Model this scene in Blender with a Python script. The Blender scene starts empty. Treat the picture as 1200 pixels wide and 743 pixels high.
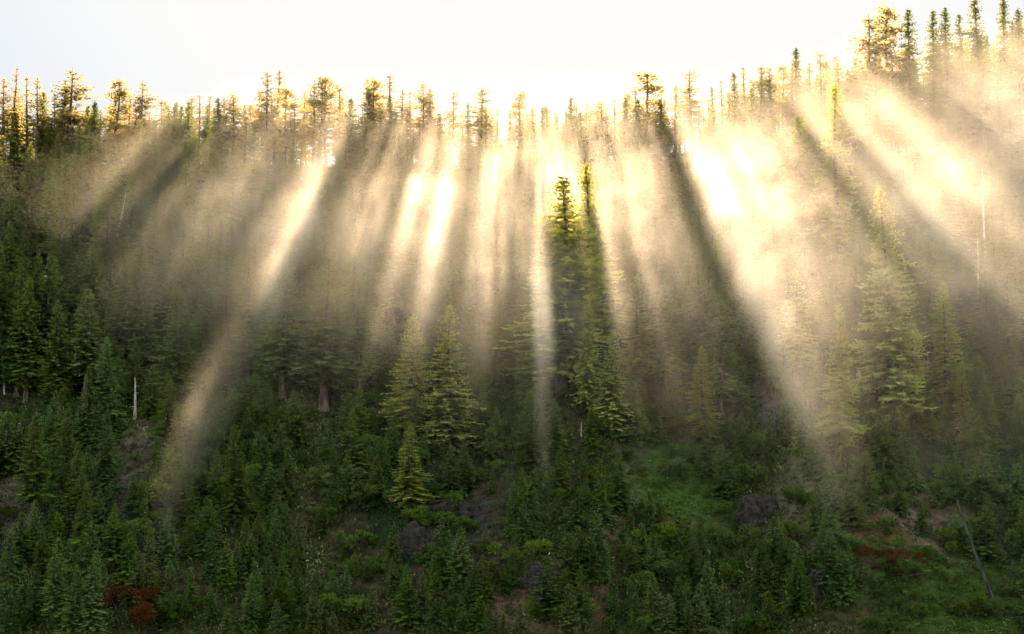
import bpy, math, random
import numpy as np
from mathutils import noise as mnoise, Vector

SEED = 11
random.seed(SEED)
R = np.random.RandomState(SEED)
scene = bpy.context.scene
COL = scene.collection

# ------------------------------------------------------------------ camera model
F = 1649.0                       # focal length in units of the 1200-wide frame
PITCH = math.radians(6.0)
CZ = 48.0                        # camera height above the valley floor
RIDGE_Y = 340.0
TOE_Y = 192.0
SUN_EL = math.radians(27.5)
SUN_AZ = math.radians(1.05)      # to the right of +Y
TANE = math.tan(SUN_EL)

def ray(px, py):
    x = (px - 600.0) / F
    v = (371.5 - py) / F
    return np.array([x, math.cos(PITCH) - v * math.sin(PITCH), math.sin(PITCH) + v * math.cos(PITCH)])

def elev_tan(py):
    d = ray(600, py)
    return d[2] / d[1]

def project(p):
    x, y, z = p[0], p[1], p[2] - CZ
    fwd = y * math.cos(PITCH) + z * math.sin(PITCH)
    up = -y * math.sin(PITCH) + z * math.cos(PITCH)
    return 600 + F * x / fwd, 371.5 - F * up / fwd

# ------------------------------------------------------------------ terrain
RPX = [-400, 0, 150, 400, 600, 700, 800, 900, 1000, 1100, 1200, 1600]
RPY = [190, 186, 190, 196, 200, 192, 180, 164, 146, 128, 112, 70]

def ridge_z(x):
    px = 600 + x / RIDGE_Y * F
    return CZ + RIDGE_Y * elev_tan(float(np.interp(px, RPX, RPY)))

def height(x, y):
    zr = ridge_z(max(-160, min(160, x)))
    zt = 20.0
    if y <= TOE_Y:
        t = (y - TOE_Y)
        z = zt + t * 0.62
        z = 2.0 + math.log1p(math.exp((z - 2.0) / 4.0)) * 4.0 if z < 40 else z
        k = max(0.0, min(1.0, (y - 100) / 60.0))
    elif y <= RIDGE_Y:
        t = (y - TOE_Y) / (RIDGE_Y - TOE_Y)
        z = zt + (zr - zt) * (t * 0.93 + 0.07 * math.sin(t * math.pi * .5))
        k = 1.0
    else:
        d = y - RIDGE_Y
        z = zr + 0.28 * d - 0.014 * d * d if d < 25 else zr + 7.0 - 8.75 - (d - 25) * 0.42
        z = max(z, 1.0 + 3 * math.sin(x * .004))
        k = max(0.0, 1.0 - d / 12.0)
    if k > 0:
        edge = math.sin(max(0.0, min(1.0, (y - 150) / (RIDGE_Y - 150))) * math.pi) ** 0.6 if 150 < y < RIDGE_Y else 0.05
        n = mnoise.noise(Vector((x * 0.028 + 3.1, y * 0.011, 0.0)))
        n2 = mnoise.noise(Vector((x * 0.075, y * 0.05, 4.0)))
        n3 = mnoise.noise(Vector((x * 0.22, y * 0.22, 9.0)))
        low = max(0.0, min(1.0, (260 - y) / 60.0))
        z += k * (edge * (n * 9.0 + n2 * (2.2 + 3.5 * low)) + n3 * (0.5 + 1.1 * low))
    return z

def hit(px, py, ymin=150.0, ymax=345.0):
    """where the view through (px,py) meets the hillside"""
    d = ray(px, py); d = d / d[1]
    y = ymin
    while y < ymax:
        z = CZ + d[2] * y
        if z < height(d[0] * y, y):
            break
        y += 1.0
    return np.array([d[0] * y, y, height(d[0] * y, y)])

# ------------------------------------------------------------------ node helpers
def new_mat(name):
    m = bpy.data.materials.new(name); m.use_nodes = True
    nt = m.node_tree; nt.nodes.clear()
    return m, nt

def N(nt, t, **kw):
    n = nt.nodes.new(t)
    for k, v in kw.items():
        if k == 'ins':
            for a, b in v.items(): n.inputs[a].default_value = b
        else: setattr(n, k, v)
    return n

def L(nt, a, b): nt.links.new(a, b)

def math_node(nt, op, a, b=None, c=None, clamp=False):
    n = nt.nodes.new('ShaderNodeMath'); n.operation = op; n.use_clamp = clamp
    for i, v in enumerate((a, b, c)):
        if v is None: continue
        if isinstance(v, (int, float)): n.inputs[i].default_value = v
        else: nt.links.new(v, n.inputs[i])
    return n.outputs[0]

def maprange(nt, v, a, b, c=0.0, d=1.0, smooth=True):
    n = nt.nodes.new('ShaderNodeMapRange')
    if smooth: n.interpolation_type = 'SMOOTHSTEP'
    nt.links.new(v, n.inputs[0])
    for i, x in zip((1, 2, 3, 4), (a, b, c, d)): n.inputs[i].default_value = x
    return n.outputs[0]

# ------------------------------------------------------------------ materials
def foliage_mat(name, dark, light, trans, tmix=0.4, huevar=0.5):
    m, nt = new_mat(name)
    at = N(nt, 'ShaderNodeAttribute', attribute_name='tint')  # tint darkens the inside with painted shade, tips lighter
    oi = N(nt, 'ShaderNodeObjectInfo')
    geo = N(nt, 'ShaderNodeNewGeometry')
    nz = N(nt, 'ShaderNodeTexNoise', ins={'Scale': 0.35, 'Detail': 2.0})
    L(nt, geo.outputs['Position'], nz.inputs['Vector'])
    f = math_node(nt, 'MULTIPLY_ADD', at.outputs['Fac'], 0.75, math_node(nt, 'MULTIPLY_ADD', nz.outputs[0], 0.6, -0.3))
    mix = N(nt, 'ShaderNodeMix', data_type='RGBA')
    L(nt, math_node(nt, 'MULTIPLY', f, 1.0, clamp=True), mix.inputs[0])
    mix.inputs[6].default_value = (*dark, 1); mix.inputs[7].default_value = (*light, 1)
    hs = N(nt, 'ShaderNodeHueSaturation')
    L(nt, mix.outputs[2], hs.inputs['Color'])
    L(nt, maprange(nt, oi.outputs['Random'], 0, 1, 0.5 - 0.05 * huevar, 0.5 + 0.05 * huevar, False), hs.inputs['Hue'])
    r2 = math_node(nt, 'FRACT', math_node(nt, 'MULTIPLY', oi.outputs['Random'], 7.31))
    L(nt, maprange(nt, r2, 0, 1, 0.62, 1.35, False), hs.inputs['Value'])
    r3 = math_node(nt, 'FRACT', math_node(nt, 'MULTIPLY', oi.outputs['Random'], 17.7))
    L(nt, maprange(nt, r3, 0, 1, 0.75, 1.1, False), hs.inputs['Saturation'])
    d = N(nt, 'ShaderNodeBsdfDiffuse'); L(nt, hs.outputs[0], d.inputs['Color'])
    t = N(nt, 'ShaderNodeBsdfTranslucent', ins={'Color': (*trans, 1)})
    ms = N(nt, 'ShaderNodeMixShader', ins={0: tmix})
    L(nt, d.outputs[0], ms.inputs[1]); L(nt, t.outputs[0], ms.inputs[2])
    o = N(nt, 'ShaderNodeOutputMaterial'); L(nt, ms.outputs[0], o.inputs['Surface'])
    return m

def bark_mat(name, c1, c2, scale=3.0):
    m, nt = new_mat(name)
    tc = N(nt, 'ShaderNodeTexCoord')
    mp = N(nt, 'ShaderNodeMapping'); mp.inputs['Scale'].default_value = (1, 1, 0.18)
    L(nt, tc.outputs['Object'], mp.inputs[0])
    nz = N(nt, 'ShaderNodeTexNoise', ins={'Scale': scale, 'Detail': 4.0})
    L(nt, mp.outputs[0], nz.inputs['Vector'])
    mix = N(nt, 'ShaderNodeMix', data_type='RGBA')
    L(nt, maprange(nt, nz.outputs[0], 0.35, 0.65), mix.inputs[0])
    mix.inputs[6].default_value = (*c1, 1); mix.inputs[7].default_value = (*c2, 1)
    d = N(nt, 'ShaderNodeBsdfDiffuse', ins={'Roughness': 0.8}); L(nt, mix.outputs[2], d.inputs['Color'])
    o = N(nt, 'ShaderNodeOutputMaterial'); L(nt, d.outputs[0], o.inputs['Surface'])
    return m

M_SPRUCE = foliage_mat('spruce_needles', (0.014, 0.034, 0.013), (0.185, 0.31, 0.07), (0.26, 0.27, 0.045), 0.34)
M_SUNLIT = foliage_mat('sunlit_needles', (0.035, 0.065, 0.016), (0.38, 0.46, 0.10), (0.55, 0.50, 0.08), 0.40, 0.1)  # spruce needles with sunlight painted in as a paler, yellower colour
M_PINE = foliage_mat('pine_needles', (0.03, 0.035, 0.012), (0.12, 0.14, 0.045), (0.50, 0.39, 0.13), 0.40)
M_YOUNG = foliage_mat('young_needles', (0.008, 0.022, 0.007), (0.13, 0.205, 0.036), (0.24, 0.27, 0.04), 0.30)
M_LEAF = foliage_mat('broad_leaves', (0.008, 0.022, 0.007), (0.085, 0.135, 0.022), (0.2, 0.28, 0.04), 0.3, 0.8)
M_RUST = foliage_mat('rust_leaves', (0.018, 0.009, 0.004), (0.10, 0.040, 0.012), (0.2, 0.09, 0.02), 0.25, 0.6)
M_BARK = bark_mat('conifer_bark', (0.05, 0.038, 0.03), (0.16, 0.125, 0.10))
M_PBARK = bark_mat('pine_bark', (0.07, 0.045, 0.03), (0.22, 0.15, 0.10))
M_DEAD = bark_mat('weathered_wood', (0.28, 0.25, 0.22), (0.62, 0.57, 0.52))
M_DARKWOOD = bark_mat('charred_wood', (0.02, 0.017, 0.016), (0.09, 0.08, 0.085))

def ground_mat():
    m, nt = new_mat('forest_floor')
    at = N(nt, 'ShaderNodeAttribute', attribute_name='ground_col')
    geo = N(nt, 'ShaderNodeNewGeometry')
    nz = N(nt, 'ShaderNodeTexNoise', ins={'Scale': 0.6, 'Detail': 8.0, 'Roughness': 0.7})
    L(nt, geo.outputs['Position'], nz.inputs['Vector'])
    mul = N(nt, 'ShaderNodeMix', data_type='RGBA', blend_type='MULTIPLY', ins={0: 1.0})
    L(nt, at.outputs['Color'], mul.inputs[6])
    v = maprange(nt, nz.outputs[0], 0.3, 0.7, 0.35, 1.5)
    cb = N(nt, 'ShaderNodeCombineColor')
    for i in range(3): L(nt, v, cb.inputs[i])
    L(nt, cb.outputs[0], mul.inputs[7])
    d = N(nt, 'ShaderNodeBsdfDiffuse', ins={'Roughness': 1.0}); L(nt, mul.outputs[2], d.inputs['Color'])
    bp = N(nt, 'ShaderNodeBump', ins={'Strength': 0.9, 'Distance': 0.6}); L(nt, nz.outputs[0], bp.inputs['Height'])
    L(nt, bp.outputs[0], d.inputs['Normal'])
    o = N(nt, 'ShaderNodeOutputMaterial'); L(nt, d.outputs[0], o.inputs['Surface'])
    return m

def cover_mat():
    m, nt = new_mat('ground_cover')
    at = N(nt, 'ShaderNodeAttribute', attribute_name='leaf_col')
    d = N(nt, 'ShaderNodeBsdfDiffuse'); L(nt, at.outputs['Color'], d.inputs['Color'])
    t = N(nt, 'ShaderNodeBsdfTranslucent'); L(nt, at.outputs['Color'], t.inputs['Color'])
    ms = N(nt, 'ShaderNodeMixShader', ins={0: 0.3})
    L(nt, d.outputs[0], ms.inputs[1]); L(nt, t.outputs[0], ms.inputs[2])
    o = N(nt, 'ShaderNodeOutputMaterial'); L(nt, ms.outputs[0], o.inputs['Surface'])
    return m

def rock_mat():
    m, nt = new_mat('dark_rock')
    geo = N(nt, 'ShaderNodeNewGeometry')
    nz = N(nt, 'ShaderNodeTexNoise', ins={'Scale': 0.9, 'Detail': 9.0, 'Roughness': 0.65})
    L(nt, geo.outputs['Position'], nz.inputs['Vector'])
    cr = N(nt, 'ShaderNodeValToRGB')
    e = cr.color_ramp.elements
    e[0].position = 0.32; e[0].color = (0.010, 0.010, 0.011, 1)
    e[1].position = 0.72; e[1].color = (0.065, 0.055, 0.048, 1)
    x = e.new(0.55); x.color = (0.042, 0.037, 0.034, 1)
    L(nt, nz.outputs[0], cr.inputs[0])
    d = N(nt, 'ShaderNodeBsdfDiffuse', ins={'Roughness': 1.0}); L(nt, cr.outputs[0], d.inputs['Color'])
    bp = N(nt, 'ShaderNodeBump', ins={'Strength': 1.0, 'Distance': 0.5}); L(nt, nz.outputs[0], bp.inputs['Height'])
    L(nt, bp.outputs[0], d.inputs['Normal'])
    o = N(nt, 'ShaderNodeOutputMaterial'); L(nt, d.outputs[0], o.inputs['Surface'])
    return m
M_GROUND = ground_mat(); M_COVER = cover_mat(); M_ROCK = rock_mat()

# ------------------------------------------------------------------ mesh helpers
def mesh_quads(name, V, mat, tint=None, cols=None, faces=None, smooth=False):
    """V: (n,4,3) quads when faces is None"""
    me = bpy.data.meshes.new(name)
    if faces is None:
        nq = V.shape[0]
        co = V.reshape(-1, 3).astype(np.float32)
        me.vertices.add(nq * 4); me.vertices.foreach_set('co', co.ravel())
        me.loops.add(nq * 4); me.loops.foreach_set('vertex_index', np.arange(nq * 4, dtype=np.int32))
        me.polygons.add(nq)
        me.polygons.foreach_set('loop_start', np.arange(0, nq * 4, 4, dtype=np.int32))
    else:
        co = V.astype(np.float32)
        fa = faces.astype(np.int32)
        me.vertices.add(len(co)); me.vertices.foreach_set('co', co.ravel())
        me.loops.add(fa.size); me.loops.foreach_set('vertex_index', fa.ravel())
        me.polygons.add(len(fa))
        me.polygons.foreach_set('loop_start', np.arange(0, fa.size, fa.shape[1], dtype=np.int32))
        if smooth: me.polygons.foreach_set('use_smooth', np.ones(len(fa), dtype=bool))
    if tint is not None:
        a = me.attributes.new('tint', 'FLOAT', 'POINT')
        a.data.foreach_set('value', np.repeat(tint, 4).astype(np.float32))
    if cols is not None:
        nm, c = cols
        a = me.attributes.new(nm, 'FLOAT_COLOR', 'POINT')
        c4 = np.concatenate([c, np.ones((len(c), 1))], axis=1)
        a.data.foreach_set('color', c4.astype(np.float32).ravel())
    me.materials.append(mat)
    me.update(calc_edges=True)
    return me

def sprays(P, D, length, width, side=None):
    """diamond shaped sprays: P base, D unit direction"""
    n = len(P)
    rnd = R.normal(size=(n, 3))
    S = np.cross(D, rnd if side is None else side + 0.35 * rnd)
    S /= np.linalg.norm(S, axis=1, keepdims=True) + 1e-6
    length = length.reshape(-1, 1); width = width.reshape(-1, 1)
    q = np.empty((n, 4, 3))
    q[:, 0] = P
    q[:, 1] = P + D * length * 0.45 + S * width * 0.5
    q[:, 2] = P + D * length
    q[:, 3] = P + D * length * 0.4 - S * width * 0.5
    return q

def norm(a): return a / (np.linalg.norm(a, axis=-1, keepdims=True) + 1e-9)

def tube(points, radii, sides=7):
    pts = np.array(points, float); V = []; Fc = []
    for i, p in enumerate(pts):
        d = pts[min(i + 1, len(pts) - 1)] - pts[max(i - 1, 0)]
        d = d / (np.linalg.norm(d) + 1e-9)
        a = np.cross(d, [0, 1, 0.13]); a /= np.linalg.norm(a) + 1e-9
        b = np.cross(d, a)
        for k in range(sides):
            t = 2 * math.pi * k / sides
            V.append(p + radii[i] * (math.cos(t) * a + math.sin(t) * b))
    for i in range(len(pts) - 1):
        for k in range(sides):
            k2 = (k + 1) % sides
            Fc.append((i * sides + k, i * sides + k2, (i + 1) * sides + k2, (i + 1) * sides + k))
    return np.array(V), np.array(Fc)

def join(parts):
    V, Fc, o = [], [], 0
    for v, f in parts:
        V.append(v); Fc.append(f + o); o += len(v)
    return np.concatenate(V), np.concatenate(Fc)

def trunk_curve(H, lean=0.0, wig=0.15, n=9):
    ph = R.rand() * 6.28
    zs = np.linspace(0, H, n)
    return np.stack([lean * zs + wig * np.sin(zs * 0.25 + ph) - wig * math.sin(ph),
                     wig * np.cos(zs * 0.21 + ph) - wig * math.cos(ph), zs], axis=1)

def spruce(H, radius, z0f, seed, sparse=0.0, droop=0.35, taper=0.85, gaps=0.1, spacing=0.42, size=1.0):
    """returns trunk mesh, crown mesh"""
    global R
    R = np.random.RandomState(seed)
    C = trunk_curve(H, 0.0, 0.12)
    r0 = 0.0115 * H + 0.05
    zs = C[:, 2] / H
    rad = r0 * (1 - zs) ** 0.85 + 0.015
    rad[0] *= 1.35
    parts = [tube(C, rad)]
    cx = lambda z: np.interp(z, C[:, 2], C[:, 0]); cy = lambda z: np.interp(z, C[:, 2], C[:, 1])
    for k in range(int(14 * z0f / 0.2)):   # dead stubs on the bare trunk
        z = H * z0f * (0.3 + 0.8 * R.rand()); a = R.rand() * 6.28; l = 0.5 + R.rand() * 1.3
        p0 = np.array([cx(z), cy(z), z]); p1 = p0 + np.array([math.cos(a) * l, math.sin(a) * l, -0.15 * l])
        parts.append(tube([p0, p1], [0.03, 0.01], 4))
    Q, T = [], []
    z = H * z0f
    side_bias = R.rand() * 6.28
    while z < H * 0.985:
        t = (z / H - z0f) / (1 - z0f)
        env = 1.12 * radius * ((1 - t) ** (taper - 0.12)) * (0.55 + 0.45 * min(1.0, t / 0.12)) * (1 + 0.16 * math.sin(z * 1.1 + seed) + 0.1 * math.sin(z * 2.7 + seed * 3)) + 0.10
        nb = int(5 + 3 * R.rand() + 2 * (1 - t))
        a0 = R.rand() * 6.28
        for b in range(nb):
            if R.rand() < gaps + sparse: continue
            a = a0 + 6.283 * b / nb + R.normal() * 0.25
            Lb = env * (0.72 + 0.42 * R.rand()) * (1 + 0.14 * math.cos(a - side_bias + z * 0.3))
            if R.rand() < 0.06: Lb *= 1.25
            zb = z + R.normal() * 0.16
            up = 0.55 * t ** 1.5 - 0.12 * (1 - t)
            step = 0.25 * size
            n = max(3, int(Lb / step))
            s = np.linspace(0.12, 1.0, n)
            dz = Lb * (up * s - droop * s * s + droop * 0.55 * s ** 4)
            dirh = np.array([math.cos(a), math.sin(a), 0.0]); perp = np.array([-math.sin(a), math.cos(a), 0.0])
            P = np.outer(s * Lb, dirh); P[:, 2] = dz + zb
            P[:, 0] += cx(zb); P[:, 1] += cy(zb)
            for sg in (-1, 1):
                l = (0.26 * Lb * (1 - s) ** 0.7 + 0.28 * size * (0.62 + 0.38 * (1 - t))) * (0.7 + 0.6 * R.rand(n))
                ang = 0.9 + 0.25 * R.normal(size=n)
                D = np.outer(np.cos(ang), dirh) + sg * np.outer(np.sin(ang), perp)
                D[:, 2] += -0.25 - 0.25 * R.rand(n) + 0.4 * t
                D = norm(D)
                Q.append(sprays(P, D, l, 0.20 * size * (0.75 + 0.25 * (1 - t)) + 0.25 * l, side=np.tile([0, 0, 1.0], (n, 1))))
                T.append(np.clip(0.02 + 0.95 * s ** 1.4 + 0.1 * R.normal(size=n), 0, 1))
            # hanging twigs
            m = max(2, n // 2 + 1); si = R.randint(0, n, m)
            D = norm(np.outer(0.5 * np.ones(m), dirh) + R.normal(size=(m, 3)) * 0.3 + np.array([0, 0, -1.0]))
            Q.append(sprays(P[si], D, (0.3 + 0.35 * R.rand(m)) * size * (0.6 + 0.4 * (1 - t)), 0.22 * size * np.ones(m)))
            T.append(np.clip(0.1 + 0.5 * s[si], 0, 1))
            # tip
            D = norm(dirh + np.array([0, 0, 0.15 + 0.5 * t]))[None]
            Q.append(sprays(P[-1:], D, np.array([0.45 * size * (1 - .55 * t)]), np.array([0.2 * size * (1 - .5 * t)]), side=np.array([[0, 0, 1.0]])))
            T.append(np.array([1.0]))
        z += spacing * (0.75 + 0.5 * R.rand()) * (1 - 0.22 * t)
    # leader
    zt = np.linspace(H * 0.965, H, 8)
    P = np.stack([cx(zt), cy(zt), zt], 1)
    D = norm(R.normal(size=(8, 3)) * 0.4 + np.array([0, 0, 1.2]))
    Q.append(sprays(P, D, 0.26 * np.ones(8), 0.09 * np.ones(8))); T.append(np.ones(8))
    tv, tf = join(parts)
    return (mesh_quads('trunk', tv, M_BARK, faces=tf, smooth=True),
            np.concatenate(Q), np.concatenate(T))

def pine(H, radius, z0f, seed, flat=0.3, dens=1.0, lean=0.0):
    global R
    R = np.random.RandomState(seed)
    C = trunk_curve(H, lean, 0.22)
    zs = C[:, 2] / H
    rad = (0.009 * H + 0.03) * (1 - zs) ** 0.7 + 0.02
    parts = [tube(C, rad)]
    cx = lambda z: np.interp(z, C[:, 2], C[:, 0]); cy = lambda z: np.interp(z, C[:, 2], C[:, 1])
    Q, T = [], []
    nb = int(42 * dens * (1 - z0f) * H / 10)
    for b in range(nb):
        t = R.rand() ** 0.85
        z = H * (z0f + (1 - z0f) * t * 0.97)
        prof = (1 - t) ** (0.5 + (1 - flat) * 0.35) * min(1.0, 0.5 + t * 2.0) * (0.62 + 0.38 * math.sin(t * 31 + seed))
        Lb = radius * prof * (0.45 + 0.85 * R.rand()) + 0.3
        a = R.rand() * 6.283
        up = 0.15 + 0.5 * t + 0.15 * R.normal() - 0.25 * (1 - t)
        p0 = np.array([cx(z), cy(z), z])
        d = np.array([math.cos(a), math.sin(a), up])
        pts = [p0, p0 + d * Lb * 0.5 + np.array([0, 0, -0.08 * Lb]), p0 + d * Lb]
        parts.append(tube(pts, [0.045, 0.03, 0.012], 4))
        ncl = max(1, int(Lb / 0.55))
        for c in range(ncl):
            f = 1.0 - 0.62 * c / max(1, ncl)
            pc = p0 + d * Lb * f + R.normal(size=3) * np.array([0.22, 0.22, 0.1])
            n = int(15 + 9 * R.rand())
            off = R.normal(size=(n, 3)) * np.array([0.34, 0.34, 0.20])
            D = norm(off + np.array([0, 0, 0.25]) + 0.3 * d + R.normal(size=(n, 3)) * 0.3)
            Q.append(sprays(pc + off * 0.8, D, 0.34 + 0.26 * R.rand(n), 0.17 + 0.10 * R.rand(n)))
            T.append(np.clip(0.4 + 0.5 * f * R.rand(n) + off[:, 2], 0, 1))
    zt = H * (1 - 0.05 * R.rand(24))
    P = np.stack([cx(zt), cy(zt), zt], 1) + R.normal(size=(24, 3)) * 0.12
    D = norm(R.normal(size=(24, 3)) + np.array([0, 0, 1.0]))
    Q.append(sprays(P, D, 0.38 * np.ones(24), 0.16 * np.ones(24))); T.append(np.ones(24))
    for k in range(int(16 * z0f)):   # dead stubs
        z = H * z0f * (0.35 + 0.65 * R.rand()); a = R.rand() * 6.28; l = 0.4 + R.rand()
        p0 = np.array([cx(z), cy(z), z]); p1 = p0 + np.array([math.cos(a) * l, math.sin(a) * l, 0.05 - 0.3 * R.rand()])
        parts.append(tube([p0, p1], [0.025, 0.008], 4))
    tv, tf = join(parts)
    return mesh_quads('trunk', tv, M_PBARK, faces=tf, smooth=True), np.concatenate(Q), np.concatenate(T)

def bush(w, h, seed, lobes=13, leaf=0.30, n=2600):
    global R
    R = np.random.RandomState(seed)
    cen = np.stack([R.normal(size=lobes) * w * 0.36, R.normal(size=lobes) * w * 0.36, h * (0.15 + 0.75 * R.rand(lobes) ** 1.3)], 1)
    rr = (0.14 + 0.22 * R.rand(lobes)) * w * 0.72
    idx = R.randint(0, lobes, n)
    D = norm(R.normal(size=(n, 3)) + np.array([0, 0, 0.3]))
    rad = rr[idx] * (0.55 + 0.5 * R.rand(n))
    P = cen[idx] + D * rad[:, None] * np.array([1, 1, 0.8])
    keep = (P[:, 2] > -0.3) & (np.array([mnoise.noise(Vector(p * 1.3)) for p in P]) > -0.22)
    P, D, rad, idx = P[keep], D[keep], rad[keep], idx[keep]
    D2 = norm(D + R.normal(size=D.shape) * 0.9)
    k = len(P)
    Q = sprays(P, D2, leaf * (0.8 + 0.9 * R.rand(k)), leaf * (0.5 + 0.4 * R.rand(k)))
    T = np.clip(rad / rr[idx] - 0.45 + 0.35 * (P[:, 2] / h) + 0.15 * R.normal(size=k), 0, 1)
    parts = []
    for j in range(lobes):
        parts.append(tube([[0, 0, -0.4], cen[j] * np.array([.5, .5, .45]), cen[j] * np.array([1, 1, 1.05])], [0.06, 0.04, 0.015], 5))
    tv, tf = join(parts)
    return tv, tf, Q, T

# ------------------------------------------------------------------ prototypes (mesh data only)
VAR = {}
def add_var(key, H, res, leafmat):
    tr, Q, T = res
    VAR.setdefault(key, []).append((H, tr, mesh_quads('crown', Q, leafmat, tint=T)))

SP = [  # H, radius, z0f, sparse, droop, taper
    (25, 3.0, .10, .00, .42, .85), (25, 3.0, .14, .08, .50, .95), (25, 3.4, .12, .04, .35, .95),
    (25, 2.9, .20, .10, .50, .9), (25, 2.8, .08, .00, .30, .90), (25, 2.5, .30, .14, .45, .75),
    (25, 3.1, .18, .10, .60, .80), (25, 2.4, .10, .02, .40, .75)]
for i, (H, r, z0, sp, dr, tp) in enumerate(SP):
    add_var('spruce', H, spruce(H, r, z0, 100 + i, sp, dr, tp), M_SPRUCE)
for i, (r, z0, dr) in enumerate([(2.0, .03, .25), (1.7, .02, .35), (2.3, .04, .2), (1.5, .06, .3), (1.9, .02, .15)]):
    H = 9
    add_var('young', H, spruce(H, r, z0, 200 + i, 0.03, dr, .85, spacing=.30, size=.8), M_YOUNG)
SUNLIT_CROWN = {}
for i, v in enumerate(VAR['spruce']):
    gm = v[2].copy(); gm.materials[0] = M_SUNLIT; SUNLIT_CROWN[i] = gm  # same crowns again, sunlight put into their colour
PN = [(22, 2.3, .34, .45, 1.0), (22, 1.35, .40, .1, 1.1), (22, 1.7, .26, .15, 1.2), (22, 1.1, .34, .0, 1.1),
      (22, 1.9, .46, .5, .8), (22, 1.25, .24, .05, 1.0), (22, 1.6, .5, .3, 1.0)]
FEATHER = {2: (2.8, .30, .20, .05, .72), 1: (2.3, .42, .30, -.1, .75), 3: (2.1, .30, .38, .15, .85), 4: (2.4, .48, .30, -.15, .6), 5: (2.4, .22, .18, .2, .95), 6: (2.2, .50, .34, -.1, .7)}
for i, (H, r, z0, fl, de) in enumerate(PN):
    if i in FEATHER:
        fr, fz, fs, fd, ft = FEATHER[i]
        add_var('pine', H, spruce(H, fr, fz, 320 + i, fs, fd, ft, gaps=.14, spacing=.72, size=1.0), M_PINE)
    else:
        add_var('pine', H, pine(H, r, z0, 300 + i, fl, de, 0.01 * (i % 3 - 1)), M_PINE)
BUSH = []
for i in range(5):
    tv, tf, Q, T = bush(3.4, 2.6, 400 + i)
    BUSH.append((mesh_quads('stems', tv, M_BARK, faces=tf), mesh_quads('foliage', Q, M_LEAF, tint=T)))
tv, tf, Q, T = bush(6.5, 5.5, 450, lobes=13, leaf=.26, n=5200)
RUSTB = (mesh_quads('stems', tv, M_DARKWOOD, faces=tf), mesh_quads('foliage', Q, M_RUST, tint=T))

def snag_mesh(H, seed, r0=None, branches=14, top=0.05):
    global R
    R = np.random.RandomState(seed)
    C = trunk_curve(H, 0.0, 0.18, 10)
    zs = C[:, 2] / H
    rad = (r0 or 0.011 * H) * ((1 - zs) * 0.9 + 0.1 + top * 0) + 0.012
    parts = [tube(C, rad, 7)]
    for k in range(branches):
        z = H * (0.3 + 0.68 * R.rand()); a = R.rand() * 6.28; l = (0.4 + 1.4 * R.rand()) * (1.15 - z / H)+.2
        p0 = np.array([np.interp(z, C[:, 2], C[:, 0]), np.interp(z, C[:, 2], C[:, 1]), z])
        p1 = p0 + np.array([math.cos(a) * l * .6, math.sin(a) * l * .6, 0.05 * l])
        p2 = p0 + np.array([math.cos(a) * l, math.sin(a) * l, -0.25 * l])
        parts.append(tube([p0, p1, p2], [0.045, 0.03, 0.01], 4))
    return join(parts)

# ------------------------------------------------------------------ objects
def tag(o, label=None, cat=None, group=None, kind=None):
    if label: o['label'] = label
    if cat: o['category'] = cat
    if group: o['group'] = group
    if kind: o['kind'] = kind
    return o

def place(name, meshes, loc, height_scale, width_scale, rotz, tilt=(0, 0)):
    e = bpy.data.objects.new(name, None); COL.objects.link(e)
    e.empty_display_size = 0.5
    e.location = loc; e.rotation_euler = (tilt[0], tilt[1], rotz)
    e.scale = (width_scale, width_scale, height_scale)
    for me in meshes:
        c = bpy.data.objects.new(me.name.split('.')[0], me); COL.objects.link(c); c.parent = e
    return e

TREES = []   # dict(obj, px, py_top, kind, anchor, look)
LOOK = {'spruce': ['full', 'slim drooping', 'broad', 'thin high-crowned', 'dense', 'patchy bare-trunked', 'shaggy', 'narrow spire-like'],
        'pine': ['round-topped', 'slender', 'layered', 'thin', 'flat-topped', 'narrow', 'bare-trunked'],
        'young': ['bushy', 'slender', 'wide-skirted', 'thin', 'compact']}

def put_tree(kind, base, Hm, var=None, wid=1.0, anchor=None, lean=0.0, lit_crown=False):
    vs = VAR[kind]
    v = var if var is not None else random.randrange(len(vs))
    H0, tr, cr = vs[v]
    if lit_crown or (anchor and any(k in anchor for k in ('golden', 'yellow', 'lit spruce', 'isolated'))): cr = SUNLIT_CROWN[v]
    s = Hm / H0
    w = 1.35 * s ** 0.75 * wid * random.uniform(0.92, 1.08)
    if kind == 'young': w = s * wid * random.uniform(0.85, 1.15)
    nm = {'spruce': 'spruce_tree', 'pine': 'pine_tree', 'young': 'young_spruce'}[kind]
    loc = (float(base[0]), float(base[1]), float(base[2]) - 0.35)
    e = place(nm, (tr, cr), loc, s, w, random.uniform(0, 6.28), (random.gauss(0, .012), lean + random.gauss(0, .012)))
    px, pyt = project((loc[0], loc[1], loc[2] + Hm))
    pxb, pyb = project(loc)
    TREES.append(dict(o=e, px=px, py=pyt, pyb=pyb, kind=kind, anchor=anchor, look=LOOK[kind][v], H=Hm, x=loc[0], y=loc[1]))
    return e

def tree_px(kind, px, ptop, pbase, var=None, wid=1.0, anchor=None, lean=0.0, lit_crown=False):
    """stand a tree on the slope where the photo shows its foot, as tall as it looks there"""
    b = hit(px, pbase)
    d = ray(px, ptop); d = d / d[1]
    ztop = CZ + d[2] * b[1]
    return put_tree(kind, b, max(2.0, ztop - b[2]), var, wid, anchor, lean, lit_crown)

def ridge_px(kind, px, ptop, Y, var=None, wid=1.0, anchor=None):
    d = ray(px, ptop); d = d / d[1]
    x = d[0] * Y
    b = np.array([x, Y, height(x, Y)])
    return put_tree(kind, b, max(5.0, CZ + d[2] * Y - b[2]), var, wid * (1.15 if kind == 'pine' else 1.0), anchor)

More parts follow.
